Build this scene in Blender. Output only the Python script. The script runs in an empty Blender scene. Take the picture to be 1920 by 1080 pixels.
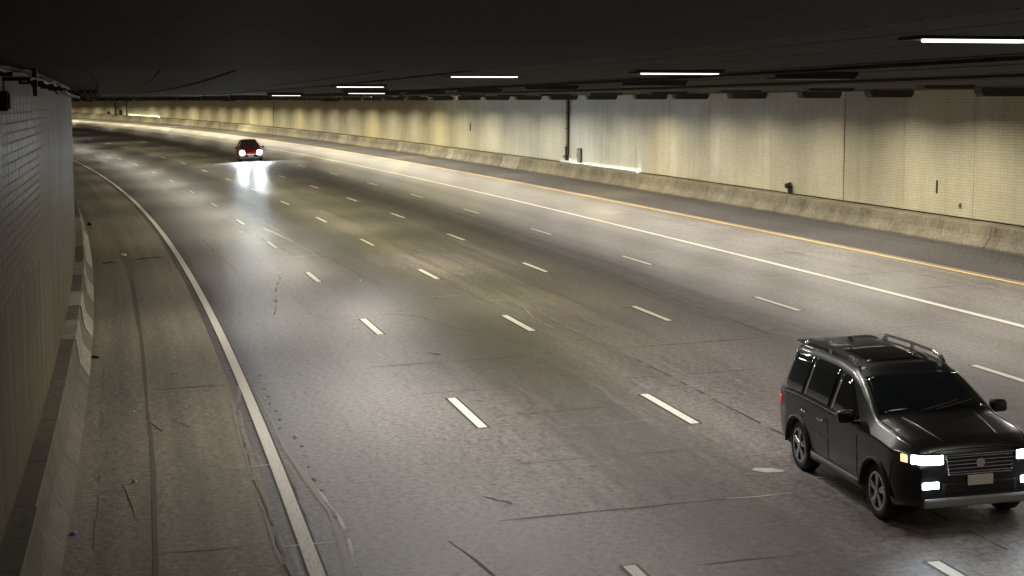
import bpy, bmesh, math, random
from mathutils import Vector, Matrix
random.seed(7)
R = math.radians
sc = bpy.context.scene
col = sc.collection
# ---------------------------------------------------------------- camera, world, exposure
cam_d = bpy.data.cameras.new('camera'); cam = bpy.data.objects.new('camera', cam_d); col.objects.link(cam)
sc.camera = cam
cam_d.sensor_width = 36.0; cam_d.lens = 3032.22 / 1920 * 36.0
cam_d.clip_start = 0.05; cam_d.clip_end = 2000
cam.location = (0, 0, 6.10692); cam.rotation_euler = (math.pi / 2 - 0.11107, 0, 0)
w = bpy.data.worlds.new('World'); sc.world = w; w.use_nodes = True
w.node_tree.nodes['Background'].inputs[0].default_value = (0.02, 0.022, 0.03, 1)
w.node_tree.nodes['Background'].inputs[1].default_value = 0.05
sc.view_settings.view_transform = 'Standard'; sc.view_settings.look = 'None'
sc.view_settings.exposure = 0.15; sc.view_settings.gamma = 1.0; sc.view_settings.use_curve_mapping = False
sc.cycles.use_denoising = True
sc.cycles.sample_clamp_indirect = 4.0
sc.cycles.sample_clamp_direct = 0.0
sc.cycles.max_bounces = 6; sc.cycles.diffuse_bounces = 3; sc.cycles.glossy_bounces = 3
sc.cycles.caustics_reflective = False; sc.cycles.caustics_refractive = False
sc.cycles.use_light_tree = True

# ---------------------------------------------------------------- road alignment
DS = 0.5
S0, S1 = -40.0, 345.0
NS = int((S1 - S0) / DS) + 1
SS = [S0 + i * DS for i in range(NS)]
def heading(s):
    t = s / 100; return 1.77406 + .0913 * t - .0061 * t * t / 2 + .03269 * t ** 3 / 6
def zroad(s):
    t = s / 100; return .11357 * t + 1.3333 * t * t / 2 - .69721 * t ** 3 / 6
CX = [0.0]; CY = [0.0]
for i in range(1, NS):
    a, b = heading(SS[i - 1]), heading(SS[i])
    CX.append(CX[-1] + (math.cos(a) + math.cos(b)) / 2 * DS)
    CY.append(CY[-1] + (math.sin(a) + math.sin(b)) / 2 * DS)
i0 = int(-S0 / DS)
OX, OY = 1.98768 - CX[i0], -.38073 - CY[i0]
def centre(s):
    f = (s - S0) / DS; i = max(0, min(NS - 2, int(f))); t = f - i
    return CX[i] * (1 - t) + CX[i + 1] * t + OX, CY[i] * (1 - t) + CY[i + 1] * t + OY
def P(s, d, z=0.0):
    x, y = centre(s); a = heading(s)
    return Vector((x + d * math.sin(a), y - d * math.cos(a), zroad(s) + d * (.03505 + .4133 * s / 1e4) + z))
def PW(s, d, zw):
    v = P(s, d); v.z = zw; return v
D_L1 = 3.94; LW = 3.7223
D_L5, D_Y, D_RT, D_LT = 18.80, 22.909, 26.774, -3.277
D_RW, D_LW = 27.649, -3.869
def clear_r(s):
    t = s / 100; return 5.82566 - .52631 * t - .15376 * t * t
def zceil(s, d):
    zr = P(s, D_RW).z + clear_r(s)
    return zr - (D_RW - d) * .001
def row_station(srow, d):       # own arc length of a row -> reference station
    s = srow
    for _ in range(12): s = srow - d * (heading(s) - 1.77406)
    return s
def frame(s, d, z=0.0, flat=False):
    """matrix at a road point: +X points towards the camera side (travel direction), +Y to its left, +Z up"""
    o = P(s, d, z); a = heading(s)
    X = P(s - .5, d) - P(s + .5, d)
    if flat: X.z = 0
    X.normalize()
    Yr = P(s, d + .5) - P(s, d - .5)
    if flat: Yr.z = 0
    Z = X.cross(Yr).normalized()
    if Z.z < 0: Z = -Z
    Y = Z.cross(X).normalized()
    m = Matrix((X, Y, Z)).transposed().to_4x4(); m.translation = o
    return m

# ---------------------------------------------------------------- materials
def mat(name, base=(.5, .5, .5), rough=.6, metal=0.0, spec=.5, emit=None, estr=0.0):
    m = bpy.data.materials.new(name); m.use_nodes = True
    b = m.node_tree.nodes['Principled BSDF']
    b.inputs['Base Color'].default_value = (*base, 1); b.inputs['Roughness'].default_value = rough
    b.inputs['Metallic'].default_value = metal; b.inputs['Specular IOR Level'].default_value = spec
    if emit:
        b.inputs['Emission Color'].default_value = (*emit, 1); b.inputs['Emission Strength'].default_value = estr
    return m
class NT:
    def __init__(s, m): s.t = m.node_tree; s.n = s.t.nodes; s.l = s.t.links; s.b = s.n['Principled BSDF']
    def new(s, ty, **kw):
        n = s.n.new(ty)
        for k, v in kw.items():
            if k.startswith('i_'): n.inputs[k[2:].replace('_', ' ')].default_value = v
            else: setattr(n, k, v)
        return n
    def link(s, a, b): s.l.new(a, b)
    def uv(s, sx=1, sy=1, sz=1):
        t = s.new('ShaderNodeTexCoord'); m = s.new('ShaderNodeMapping'); m.inputs['Scale'].default_value = (sx, sy, sz)
        s.link(t.outputs['UV'], m.inputs['Vector']); return m.outputs[0]
    def obj(s, sx=1, sy=1, sz=1):
        t = s.new('ShaderNodeTexCoord'); m = s.new('ShaderNodeMapping'); m.inputs['Scale'].default_value = (sx, sy, sz)
        s.link(t.outputs['Object'], m.inputs['Vector']); return m.outputs[0]
    def noise(s, vec, scale, detail=4, rough=.55):
        n = s.new('ShaderNodeTexNoise'); n.inputs['Scale'].default_value = scale; n.inputs['Detail'].default_value = detail
        n.inputs['Roughness'].default_value = rough; s.link(vec, n.inputs['Vector']); return n.outputs['Fac']
    def ramp(s, fac, stops):
        r = s.new('ShaderNodeValToRGB'); e = r.color_ramp.elements
        while len(e) < len(stops): e.new(.5)
        for i, (p, c) in enumerate(stops):
            e[i].position = p; e[i].color = (*c, 1) if len(c) == 3 else c
        s.link(fac, r.inputs[0]); return r.outputs[0]
    def mix(s, a, b, fac, mode='MIX'):
        m = s.new('ShaderNodeMix', data_type='RGBA', blend_type=mode)
        for sock, v in ((m.inputs[0], fac), (m.inputs[6], a), (m.inputs[7], b)):
            if hasattr(v, 'is_output') or isinstance(v, bpy.types.NodeSocket): s.link(v, sock)
            elif isinstance(v, (int, float)): sock.default_value = v
            else: sock.default_value = (*v, 1)
        return m.outputs[2]
    def math(s, op, a, b=0.0, c=0.0):
        m = s.new('ShaderNodeMath', operation=op)
        for i, v in enumerate((a, b, c)):
            if isinstance(v, bpy.types.NodeSocket): s.link(v, m.inputs[i])
            else: m.inputs[i].default_value = v
        return m.outputs[0]
    def bump(s, h, strength=.3, dist=.01):
        b = s.new('ShaderNodeBump'); b.inputs['Strength'].default_value = strength; b.inputs['Distance'].default_value = dist
        s.link(h, b.inputs['Height']); s.link(b.outputs[0], s.b.inputs['Normal']); return b

def make_road_mat(name, c0, c1, r0, r1, lanes=False, grit=.9):
    m = mat(name); t = NT(m)
    # UV = (station, offset) in metres
    big = t.noise(t.uv(.06, .5), 1.0, 5, .6)
    streak = t.noise(t.uv(.035, 2.4), 1.0, 4, .6)
    fine = t.noise(t.uv(1, 1), 8, 9, .92)
    mid = t.noise(t.uv(1, 1), 2.2, 6, .65)
    grain = t.noise(t.uv(1, 1), 90, 3, .8)
    c = t.ramp(big, [(.3, c0), (.7, c1)])
    c = t.mix(c, t.ramp(streak, [(.3, (.6, .6, .6)), (.7, (1.25, 1.25, 1.25))]), .6, 'MULTIPLY')
    c = t.mix(c, t.ramp(mid, [(.3, (.72, .72, .72)), (.7, (1.2, 1.2, 1.2))]), .7, 'MULTIPLY')
    c = t.mix(c, t.ramp(fine, [(.42, (.22, .22, .22)), (.58, (1.95, 1.95, 1.95))]), grit, 'MULTIPLY')
    c = t.mix(c, t.ramp(grain, [(.4, (.4, .4, .4)), (.6, (1.65, 1.65, 1.65))]), .6, 'MULTIPLY')
    if lanes:   # dim bands between lamp rows painted in as dark strips, partly oil, polished wheel paths
        tc = t.new('ShaderNodeTexCoord'); sx = t.new('ShaderNodeSeparateXYZ'); t.link(tc.outputs['UV'], sx.inputs[0])
        wobb = t.math('MULTIPLY', t.math('SUBTRACT', big, .5), 1.2)
        dd_ = t.math('ADD', sx.outputs[1], wobb)
        for cen, wid, dark in ((6.1, 2.0, .42), (13.4, 2.4, .40), (17.2, 1.0, .75), (-.1, .6, .75)):
            q_ = t.math('DIVIDE', t.math('ABSOLUTE', t.math('SUBTRACT', dd_, cen)), wid)
            c = t.mix(c, t.ramp(q_, [(.25, (dark, dark * .98, dark * .95)), (1.0, (1, 1, 1))]), 1.0, 'MULTIPLY')
    # dark oil spots
    vor = t.new('ShaderNodeTexVoronoi'); vor.inputs['Scale'].default_value = .55
    t.link(t.uv(1, 1), vor.inputs['Vector'])
    sp = t.ramp(vor.outputs['Distance'], [(.03, (.35, .35, .35)), (.06, (1, 1, 1))])
    c = t.mix(c, sp, .8, 'MULTIPLY')
    t.link(c, t.b.inputs['Base Color'])
    rr = t.ramp(streak, [(.3, (r0,) * 3), (.7, (r1,) * 3)])
    rr = t.mix(rr, t.ramp(mid, [(.3, (.85,) * 3), (.7, (1.15,) * 3)]), 1.0, 'MULTIPLY')
    rr = t.mix(rr, t.ramp(fine, [(.38, (.7,) * 3), (.62, (1.3,) * 3)]), .8, 'MULTIPLY')
    rr = t.mix(rr, t.ramp(c, [(.02, (1.35,) * 3), (.13, (1,) * 3)]), 1.0, 'MULTIPLY')
    t.link(rr, t.b.inputs['Roughness'])
    t.link(t.ramp(grain, [(.35, (.15,) * 3), (.65, (.75,) * 3)]), t.b.inputs['Specular IOR Level'])
    t.bump(t.math('ADD', fine, t.math('MULTIPLY', mid, .8)), .5, .014)
    return m
M = {}
M['road'] = make_road_mat('lane_asphalt', (.120, .108, .100), (.180, .162, .150), .33, .46, True)
M['shoulder'] = make_road_mat('shoulder_concrete', (.195, .170, .128), (.255, .222, .168), .6, .72, grit=.55)
M['median'] = make_road_mat('dark_shoulder', (.05, .045, .043), (.07, .063, .059), .7, .85)

def make_paint(name, colr):
    m = mat(name, colr, .55); t = NT(m)
    n = t.noise(t.uv(1.5, 10), 3, 5, .7); f = t.noise(t.uv(1, 1), 30, 4, .7)
    c = t.mix(colr, tuple(x * .55 for x in colr), t.ramp(n, [(.5, (0, 0, 0)), (.72, (1, 1, 1))]))
    c = t.mix(c, (.14, .13, .115), t.ramp(f, [(.60, (0, 0, 0)), (.70, (1, 1, 1))]))
    t.link(c, t.b.inputs['Base Color']); return m
M['white'] = make_paint('white_road_paint', (.74, .71, .62))
M['yellow'] = make_paint('yellow_road_paint', (.80, .52, .12))
M['seal_dark'] = mat('dark_crack', (.06, .054, .048), .75)
M['border'] = mat('dark_border', (.05, .045, .04), .7)
M['seal_light'] = mat('pale_joint_sealant', (.42, .40, .35), .45)
M['seal_brown'] = mat('brown_crack_fill', (.135, .116, .085), .65)
M['seal_grey'] = mat('grey_crack_sealant', (.24, .225, .20), .5)

def make_tile(name, base, grout, tw, th, var=.12, rough=.32, bumpd=.003):
    m = mat(name, base, rough); t = NT(m)
    br = t.new('ShaderNodeTexBrick'); br.offset = 0.0; br.squash = 1.0
    br.inputs['Color1'].default_value = (*base, 1)
    br.inputs['Color2'].default_value = (*[x * (1 - var) for x in base], 1)
    br.inputs['Mortar'].default_value = (*grout, 1)
    br.inputs['Scale'].default_value = 1; br.inputs['Brick Width'].default_value = tw; br.inputs['Row Height'].default_value = th
    br.inputs['Mortar Size'].default_value = .006; br.inputs['Mortar Smooth'].default_value = .1; br.inputs['Bias'].default_value = -.2
    t.link(t.uv(), br.inputs['Vector'])
    stain = t.noise(t.uv(1.3, .12), 1.2, 5, .6)      # vertical run-down dirt
    blot = t.noise(t.uv(.25, .4), 1.0, 5, .6)
    c = t.mix(br.outputs['Color'], t.ramp(stain, [(.3, (.8, .79, .76)), (.68, (1.05, 1.05, 1.05))]), .55, 'MULTIPLY')
    c = t.mix(c, t.ramp(blot, [(.3, (.8, .78, .74)), (.7, (1.08, 1.08, 1.08))]), .8, 'MULTIPLY')
    g = t.noise(t.uv(1, 1), 14, 4, .7)
    c = t.mix(c, t.ramp(g, [(.3, (.85,) * 3), (.7, (1.1,) * 3)]), .6, 'MULTIPLY')
    inf = t.new('ShaderNodeObjectInfo')
    c = t.mix(c, t.ramp(inf.outputs['Random'], [(0, (.9, .89, .87)), (1, (1.05, 1.05, 1.05))]), 1.0, 'MULTIPLY')
    t.b.inputs['Specular IOR Level'].default_value = .5 if rough < .4 else .15
    t.link(c, t.b.inputs['Base Color'])
    t.link(t.ramp(stain, [(.3, (rough + .2,) * 3), (.7, (rough,) * 3)]), t.b.inputs['Roughness'])
    t.bump(t.math('ADD', t.math('MULTIPLY', br.outputs['Fac'], -1.0), t.math('MULTIPLY', g, .3)), .5, bumpd)
    return m
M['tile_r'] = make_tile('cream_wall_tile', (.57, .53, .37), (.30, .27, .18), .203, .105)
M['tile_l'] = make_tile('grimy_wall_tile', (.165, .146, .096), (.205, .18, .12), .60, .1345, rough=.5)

def make_concrete(name, c0, c1, rough=.8, sc_=1.0, bd=.02):
    m = mat(name, c0, rough); t = NT(m)
    a = t.noise(t.obj(), .9 * sc_, 8, .65); b = t.noise(t.obj(), 7 * sc_, 6, .7); g = t.noise(t.obj(), 40, 4, .7)
    c = t.ramp(a, [(.3, c0), (.68, c1)])
    c = t.mix(c, t.ramp(b, [(.32, (.55, .53, .5)), (.62, (1.12, 1.12, 1.12))]), .85, 'MULTIPLY')
    c = t.mix(c, t.ramp(g, [(.3, (.75,) * 3), (.7, (1.2,) * 3)]), .7, 'MULTIPLY')
    t.link(c, t.b.inputs['Base Color']); t.bump(t.math('ADD', b, t.math('MULTIPLY', g, .3)), .5, bd)
    return m
M['barrier'] = make_concrete('stained_barrier_concrete', (.12, .106, .07), (.27, .24, .165))
M['barrier_pale'] = make_concrete('pale_patch_concrete', (.27, .245, .175), (.36, .33, .24))
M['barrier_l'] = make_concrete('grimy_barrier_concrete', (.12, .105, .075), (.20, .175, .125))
M['barrier_lp'] = make_concrete('scuffed_lit_concrete', (.30, .275, .21), (.44, .40, .31))  # caught light put into the paler colour, along with scuffing
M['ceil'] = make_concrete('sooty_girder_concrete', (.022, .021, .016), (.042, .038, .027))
M['ceil_dark'] = make_concrete('shaded_dark_concrete', (.007, .007, .006), (.011, .010, .009))  # darker copy of the girder concrete, its shade painted in
M['joint'] = mat('dark_joint', (.015, .013, .01), .9)
M['housing'] = mat('sooty_luminaire_housing', (.03, .03, .028), .55)
M['pipe'] = make_concrete('rusty_brown_steel', (.17, .10, .055), (.26, .16, .09), .6)
M['steel'] = mat('dull_galvanised_steel', (.30, .30, .29), .45, .7)
M['black'] = mat('black_plastic', (.012, .012, .013), .5)
M['lens'] = mat('white_lamp_lens', (.8, .8, .8), .4, emit=(1, .98, .97), estr=2.6)

# ---------------------------------------------------------------- helpers
def tag(o, label=None, cat=None, group=None, kind=None):
    if label: o['label'] = label
    if cat: o['category'] = cat
    if group: o['group'] = group
    if kind: o['kind'] = kind
    return o
def link(name, me, m=None, parent=None, mats=None):
    o = bpy.data.objects.new(name, me); col.objects.link(o)
    for x in (mats or ([m] if m else [])): me.materials.append(x)
    if parent: o.parent = parent
    return o
def empty(name, loc=(0, 0, 0)):
    o = bpy.data.objects.new(name, None); o.location = loc; o.empty_display_size = .3; col.objects.link(o); return o
def mesh(name, verts, faces, uvs=None, smooth=False):
    me = bpy.data.meshes.new(name); me.from_pydata([tuple(v) for v in verts], [], faces); me.update()
    if uvs:
        l = me.uv_layers.new(name='UVMap')
        for poly in me.polygons:
            for li in poly.loop_indices: l.data[li].uv = uvs[me.loops[li].vertex_index]
    if smooth:
        for p_ in me.polygons: p_.use_smooth = True
    return me
def srange(a, b, step):
    n = max(1, int(math.ceil((b - a) / step - 1e-6))); return [a + (b - a) * i / n for i in range(n + 1)]
def ribbon(name, s0, s1, d0, d1, z, m, parent=None, step=2.5, nd=1):
    ss = srange(s0, s1, step); V = []; U = []; F = []
    for s in ss:
        for j in range(nd + 1):
            d = d0 + (d1 - d0) * j / nd; V.append(P(s, d, z)); U.append((s, d))
    k = nd + 1
    for i in range(len(ss) - 1):
        for j in range(nd):
            F.append((i * k + j + 1, i * k + j, (i + 1) * k + j, (i + 1) * k + j + 1))
    me = mesh(name, V, F, U)
    return link(name, me, m, parent)
def strip_path(name, pts, width, z, m, parent, wvar=0.0):
    """flat ribbon along (s,d) points, broken and ragged"""
    if width < .07 and wvar > 0:      # refine with fine jitter
        q = []
        for (a, b), (c, d_) in zip(pts[:-1], pts[1:]):
            n = max(1, min(6, int(math.hypot(c - a, d_ - b) / .45)))
            q += [(a + (c - a) * i / n + random.uniform(-.012, .012), b + (d_ - b) * i / n + random.uniform(-.016, .016)) for i in range(n)]
        pts = q + [pts[-1]]; wvar = max(wvar, .65)
    V = []; F = []; U = []
    for i, (s, d) in enumerate(pts):
        a = pts[max(0, i - 1)]; b = pts[min(len(pts) - 1, i + 1)]
        ds, dd = b[0] - a[0], b[1] - a[1]; L = math.hypot(ds, dd) or 1
        wv = width * (1 + random.uniform(-wvar, wvar)) / 2
        if i in (0, len(pts) - 1): wv *= .4
        V.append(P(s - dd / L * wv, d + ds / L * wv, z)); V.append(P(s + dd / L * wv, d - ds / L * wv, z)); U += [(s, d), (s, d)]
    F = [(2 * i, 2 * i + 1, 2 * i + 3, 2 * i + 2) for i in range(len(pts) - 1)]
    if len(F) > 6 and width < .06: F = [f for i, f in enumerate(F) if i % 4 == 0 or random.random() > .3]
    me = mesh(name, V, F, U); o = link(name, me, m, parent)
    for p_ in me.polygons:
        if p_.normal.z < 0: p_.flip()
    return o
def wob(a, b, n, amp):
    return [(a[0] + (b[0] - a[0]) * i / n + random.uniform(-amp, amp) * (0 < i < n),
             a[1] + (b[1] - a[1]) * i / n + random.uniform(-amp, amp) * (0 < i < n)) for i in range(n + 1)]
class MB:
    def __init__(s): s.v = []; s.f = []
    def box(s, c, size, bev=0.0, mtx=None):
        bm = bmesh.new(); bmesh.ops.create_cube(bm, size=1)
        for v in bm.verts: v.co = Vector((v.co.x * size[0], v.co.y * size[1], v.co.z * size[2]))
        if bev: bmesh.ops.bevel(bm, geom=bm.edges[:], offset=bev, segments=2, affect='EDGES', profile=.5)
        for v in bm.verts: v.co = v.co + Vector(c)
        s.add(bm, mtx); return s
    def cyl(s, c, r, h, axis='Z', n=16, r2=None, mtx=None):
        bm = bmesh.new(); bmesh.ops.create_cone(bm, cap_ends=True, segments=n, radius1=r, radius2=r if r2 is None else r2, depth=h)
        q = {'Z': Matrix.Identity(3), 'X': Matrix.Rotation(math.pi / 2, 3, 'Y'), 'Y': Matrix.Rotation(math.pi / 2, 3, 'X')}[axis]
        for v in bm.verts: v.co = q @ v.co + Vector(c)
        s.add(bm, mtx); return s
    def prism(s, poly, h0, h1, axes='XZ', mtx=None):
        """poly in the given plane, extruded along the third axis from h0 to h1"""
        bm = bmesh.new()
        def mk(a, b, h): return {'XZ': (a, h, b), 'XY': (a, b, h), 'YZ': (h, a, b)}[axes]
        A = [bm.verts.new(mk(a, b, h0)) for a, b in poly]; B = [bm.verts.new(mk(a, b, h1)) for a, b in poly]
        bm.faces.new(A); bm.faces.new(B[::-1])
        for i in range(len(A)): bm.faces.new((A[i], B[i], B[(i + 1) % len(A)], A[(i + 1) % len(A)]))
        bmesh.ops.recalc_face_normals(bm, faces=bm.faces[:]); s.add(bm, mtx); return s
    def tube(s, pts, r, n=8):
        pts = [Vector(p_) for p_ in pts]; k0 = len(s.v)
        for i, p_ in enumerate(pts):
            t = (pts[min(i + 1, len(pts) - 1)] - pts[max(i - 1, 0)]).normalized()
            a = t.cross(Vector((0, 0, 1)));
            if a.length < .05: a = t.cross(Vector((1, 0, 0)))
            a.normalize(); b = t.cross(a)
            for j in range(n): s.v.append(p_ + (a * math.cos(2 * math.pi * j / n) + b * math.sin(2 * math.pi * j / n)) * r)
        for i in range(len(pts) - 1):
            for j in range(n):
                s.f.append((k0 + i * n + j, k0 + i * n + (j + 1) % n, k0 + (i + 1) * n + (j + 1) % n, k0 + (i + 1) * n + j))
        s.f.append(tuple(k0 + j for j in range(n))[::-1]); s.f.append(tuple(k0 + (len(pts) - 1) * n + j for j in range(n)))
        return s
    def add(s, bm, mtx=None):
        k = len(s.v)
        bm.verts.ensure_lookup_table(); bm.verts.index_update()
        for v in bm.verts: s.v.append(mtx @ v.co if mtx else v.co.copy())
        for f in bm.faces: s.f.append(tuple(k + v.index for v in f.verts))
        bm.free()
    def build(s, name, m, parent=None, smooth=False):
        me = mesh(name, s.v, s.f, smooth=smooth); return link(name, me, m, parent)

# ---------------------------------------------------------------- road and its markings
SF, SB = -30.0, 335.0
road = ribbon('road', SF, SB, -.30, D_Y + .35, 0, M['road'], nd=12)
tag(road, 'five lane tunnel carriageway of worn grey asphalt curving left', kind='structure')
sh_l = ribbon('shoulder', SF, SB, D_LT - .7, -.30, 0, M['shoulder'], nd=4)
tag(sh_l, 'brownish concrete shoulder between the left barrier and the white edge line', kind='structure')
sh_r = ribbon('shoulder', SF, SB, D_Y + .35, D_RT + .9, 0, M['median'], nd=3)
tag(sh_r, 'dark shoulder between the yellow line and the right barrier', kind='structure')
ground = link('ground', mesh('ground', [(-900, -300, -1.5), (500, -300, -1.5), (500, 900, -1.5), (-900, 900, -1.5)], [(0, 1, 2, 3)]), M['median'])
tag(ground, 'earth under and around the tunnel', kind='structure')

def solid(d, wd, m, name='edge_line'):
    ribbon(name, SF, SB, d - wd / 2, d + wd / 2, .008, M[m], road)
    for e in (-1, 1): ribbon('line_border', SF, SB, d + e * wd / 2 - (0 if e > 0 else .035), d + e * wd / 2 + (.035 if e > 0 else 0), .004, M['border'], road)
solid(0, .20, 'white'); solid(D_L5, .22, 'white'); solid(D_Y, .14, 'yellow')
PH = [31.1886, 30.148, 42.5101, 42.8325]
for i in range(4):
    d = D_L1 + i * LW
    for n in range(-3, 24):
        sr = PH[i] + n * 12.192
        a, b = row_station(sr - 1.52, d), row_station(sr + 1.52, d)
        if b > 320 or a < 0: continue
        ribbon('lane_dash', a, b, d - .085, d + .085, .008, M['white'], road, step=1.6)
        ribbon('dash_border', a - .05, b + .05, d - .135, d + .135, .004, M['border'], road, step=1.6)

# joints, cracks and sealant
Z = .006
def mark(pts, wd, m, wv=.3, par=road): strip_path('crack_seal', pts, wd, Z, M[m], par, wv)
# longitudinal seams
mark([(s, 12.88 + random.uniform(-.02, .02)) for s in range(34, 135, 3)], .035, 'seal_dark')
mark([(s, 8.8 + .12 * math.sin(s * .11) + random.uniform(-.03, .03)) for s in range(38, 76, 2)], .05, 'seal_grey')
mark([(s, 8.78 + random.uniform(-.02, .02)) for s in range(12, 37, 2)], .04, 'seal_dark')
mark([(55.5, 9.0), (54, 8.7), (50, 8.35), (48.5, 8.25), (47, 8.4), (45.2, 8.6), (43, 8.3), (40.5, 8.25)], .05, 'seal_grey')
mark([(s, 5.0 + random.uniform(-.03, .03)) for s in range(60, 84, 2)], .045, 'seal_grey')
mark(wob((76, 4.55), (68, 4.9), 5, .03), .13, 'seal_light', .5)
mark(wob((82, 3.2), (62, 4.3), 9, .06), .03, 'seal_dark')
mark(wob((59, 3.2), (46, 1.6), 8, .05), .03, 'seal_dark')
mark(wob((72, 1.4), (58, 1.6), 6, .08), .025, 'seal_dark')
mark([(45.2, 2.8), (45.2, 5.0), (44.2, 5.5), (42.5, 5.8), (41.0, 6.2), (41.2, 6.9)], .045, 'seal_dark')
mark(wob((64, 5.2), (52, 5.7), 7, .1), .03, 'seal_dark')
# transverse joints: real positions read off the photograph, then a regular continuation
def tj(s, d0, d1, m, wd=.03):
    n = max(2, int(abs(d1 - d0) / .6)); mark([(s + random.uniform(-.03, .03), d0 + (d1 - d0) * i / n) for i in range(n + 1)], wd, m, .5)
tj(36.1, -2.0, -.25, 'seal_dark', .05); tj(36.2, .15, 1.0, 'seal_light', .03)
tj(36.9, 2.9, 6.6, 'seal_dark'); tj(37.0, 8.8, 12.6, 'seal_dark', .035); tj(33.2, 7.6, 11.0, 'seal_dark')
tj(33.3, 3.2, 5.6, 'seal_dark'); tj(28.0, -.9, .1, 'seal_light', .05); tj(27.9, .25, 1.2, 'seal_grey')
tj(29.0, 5.0, 7.5, 'seal_grey', .025); tj(23.2, 6.3, 7.35, 'seal_light', .06); tj(23.2, 2.8, 6.3, 'seal_dark', .035)
tj(37.35, 15.4, 18.2, 'seal_light', .035); tj(37.3, 12.9, 15.2, 'seal_dark', .03)
tj(22.9, -.35, .5, 'seal_light', .06); tj(23.1, -2.6, -.6, 'seal_grey', .025); tj(31.6, .3, 1.3, 'seal_grey', .03)
tj(53.6, 8.2, 9.2, 'seal_light', .045); tj(46.6, 7.3, 9.0, 'seal_light', .045); tj(48.3, 6.5, 8.3, 'seal_light', .05)
tj(42.2, 9.0, 11.6, 'seal_grey', .03); tj(46.2, 2.9, 4.6, 'seal_grey', .025); tj(50.6, 3.2, 5.4, 'seal_grey', .025)
tj(62.3, 3.3, 5.4, 'seal_light', .07)
for s in (66.5, 69, 71.8, 74.3, 77, 80.5, 84): tj(s, 3.1, 5.2, 'seal_light', .06)
for s, a, b in ((51, 16, 17.4), (56.5, 15.6, 17.2), (47.5, 16.3, 18.3), (61.5, 14.9, 17), (66, 15.2, 17.6), (71.7, 16.5, 18.6), (68.8, 16.3, 18.2), (58, 17.5, 18.6)):
    tj(s, a, b, 'seal_light', .035)
for s, a, b in ((50.5, 19.1, 20.6), (53.5, 19.3, 21.4), (47, 19, 22.5), (43.2, 19, 22.7), (59, 19.2, 21), (65, 19.4, 22), (72, 19.3, 22.5), (80, 19.2, 22)):
    tj(s, a, b, 'seal_dark', .03)
s = 55
while s < 150:
    for k in range(4):
        if random.random() < .6:
            d = D_L1 + (k - 1) * LW + random.uniform(.3, 1); tj(s + random.uniform(-.5, .5), d, d + random.uniform(1.2, 3), random.choice(['seal_dark', 'seal_grey', 'seal_grey']), .03)
    s += 6.1
for s in (18.5, 20.2, 26.5, 30.5): tj(s, 3 + random.random() * 2, 6.5 + random.random(), 'seal_dark', .03)
# sealed cracks beside the white edge line
mark(wob((35.8, -.12), (30.5, -.38), 6, .03), .05, 'seal_grey', .5)
for o_ in (0, .11):
    mark([(s_, d_ + o_ + random.uniform(-.015, .015)) for s_, d_ in ((34.5, -.36), (32, -.42), (30, -.45), (28.5, -.46), (27, -.49), (26, -.49), (25, -.45), (24, -.42), (23, -.44), (22, -.42), (20.5, -.40))], .045, 'seal_grey', .8)
mark([(s_, d_ + .05) for s_, d_ in ((33, -.40), (30, -.44), (27, -.49), (25, -.44), (22, -.43), (20.5, -.38))], .025, 'seal_dark', .5)
mark([(35.5, .2), (32, .25), (29, .26), (28, .33), (27, .38), (25.5, .46), (24.5, .50), (23, .49), (21.8, .42), (20.2, .30)], .07, 'seal_grey', .8)
mark([(26, .48), (24.5, .60), (23, .60), (21.6, .52)], .04, 'seal_light', .4)
mark(wob((30, .06), (24, .16), 8, .03), .02, 'seal_dark', .8)
for k in range(16):
    s_ = 37 - k * .85; d_ = .28 + (.25 if k > 7 else .1) + random.uniform(-.05, .05)
    mark(wob((s_, d_), (s_ - random.uniform(.1, .35), d_ + random.uniform(-.04, .06)), 2, .02), .06, 'seal_dark', .6)
mark([(s_, -2.07 + random.uniform(-.02, .02)) for s_ in range(16, 130, 3)], .022, 'seal_brown', .4, sh_l)
mark([(s_, -1.95 - .1 * math.sin(s_ * .05) + random.uniform(-.02, .02)) for s_ in range(16, 60, 3)], .075, 'seal_brown', .4, sh_l)
mark([(40, -2.98), (34, -2.95), (29, -2.92), (25, -2.9), (23.5, -2.88), (22.4, -2.97), (20, -3.0)], .014, 'seal_brown', .5, sh_l)
mark(wob((27.5, -2.52), (24.8, -2.28), 5, .02), .02, 'seal_dark', .5, sh_l)
mark(wob((64.3, -2.9), (64.1, -2.4), 4, .1), .5, 'seal_dark', .6, sh_l)
mark(wob((65, -1.75), (65.4, -.6), 4, .03), .35, 'seal_dark', .6, sh_l)
mark(wob((33, -2.15), (31.5, -1.8), 4, .03), .03, 'seal_dark', .5, sh_l)
mark(wob((32.6, -1.6), (31.6, -1.3), 4, .05), .02, 'seal_dark', .5, sh_l)
for k in range(26):
    s_ = random.uniform(19, 80); d_ = random.uniform(-.5, 17)
    mark(wob((s_, d_), (s_ - random.uniform(.03, .3), d_ + random.uniform(-.12, .12)), 3, .03), random.uniform(.03, .09), random.choice(['seal_dark', 'seal_dark', 'seal_grey']), .8)
mark(wob((38.3, 4.55), (37.9, 4.75), 3, .03), .14, 'seal_dark', .6)
mark(wob((24.6, 2.9), (24.0, 3.2), 4, .05), .05, 'seal_dark', .8); mark(wob((22.4, 1.9), (18.5, 2.5), 7, .04), .035, 'seal_dark', .7)
mark(wob((24.8, 7.35), (24.5, 7.75), 2, .02), .32, 'seal_light', .3)

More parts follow.
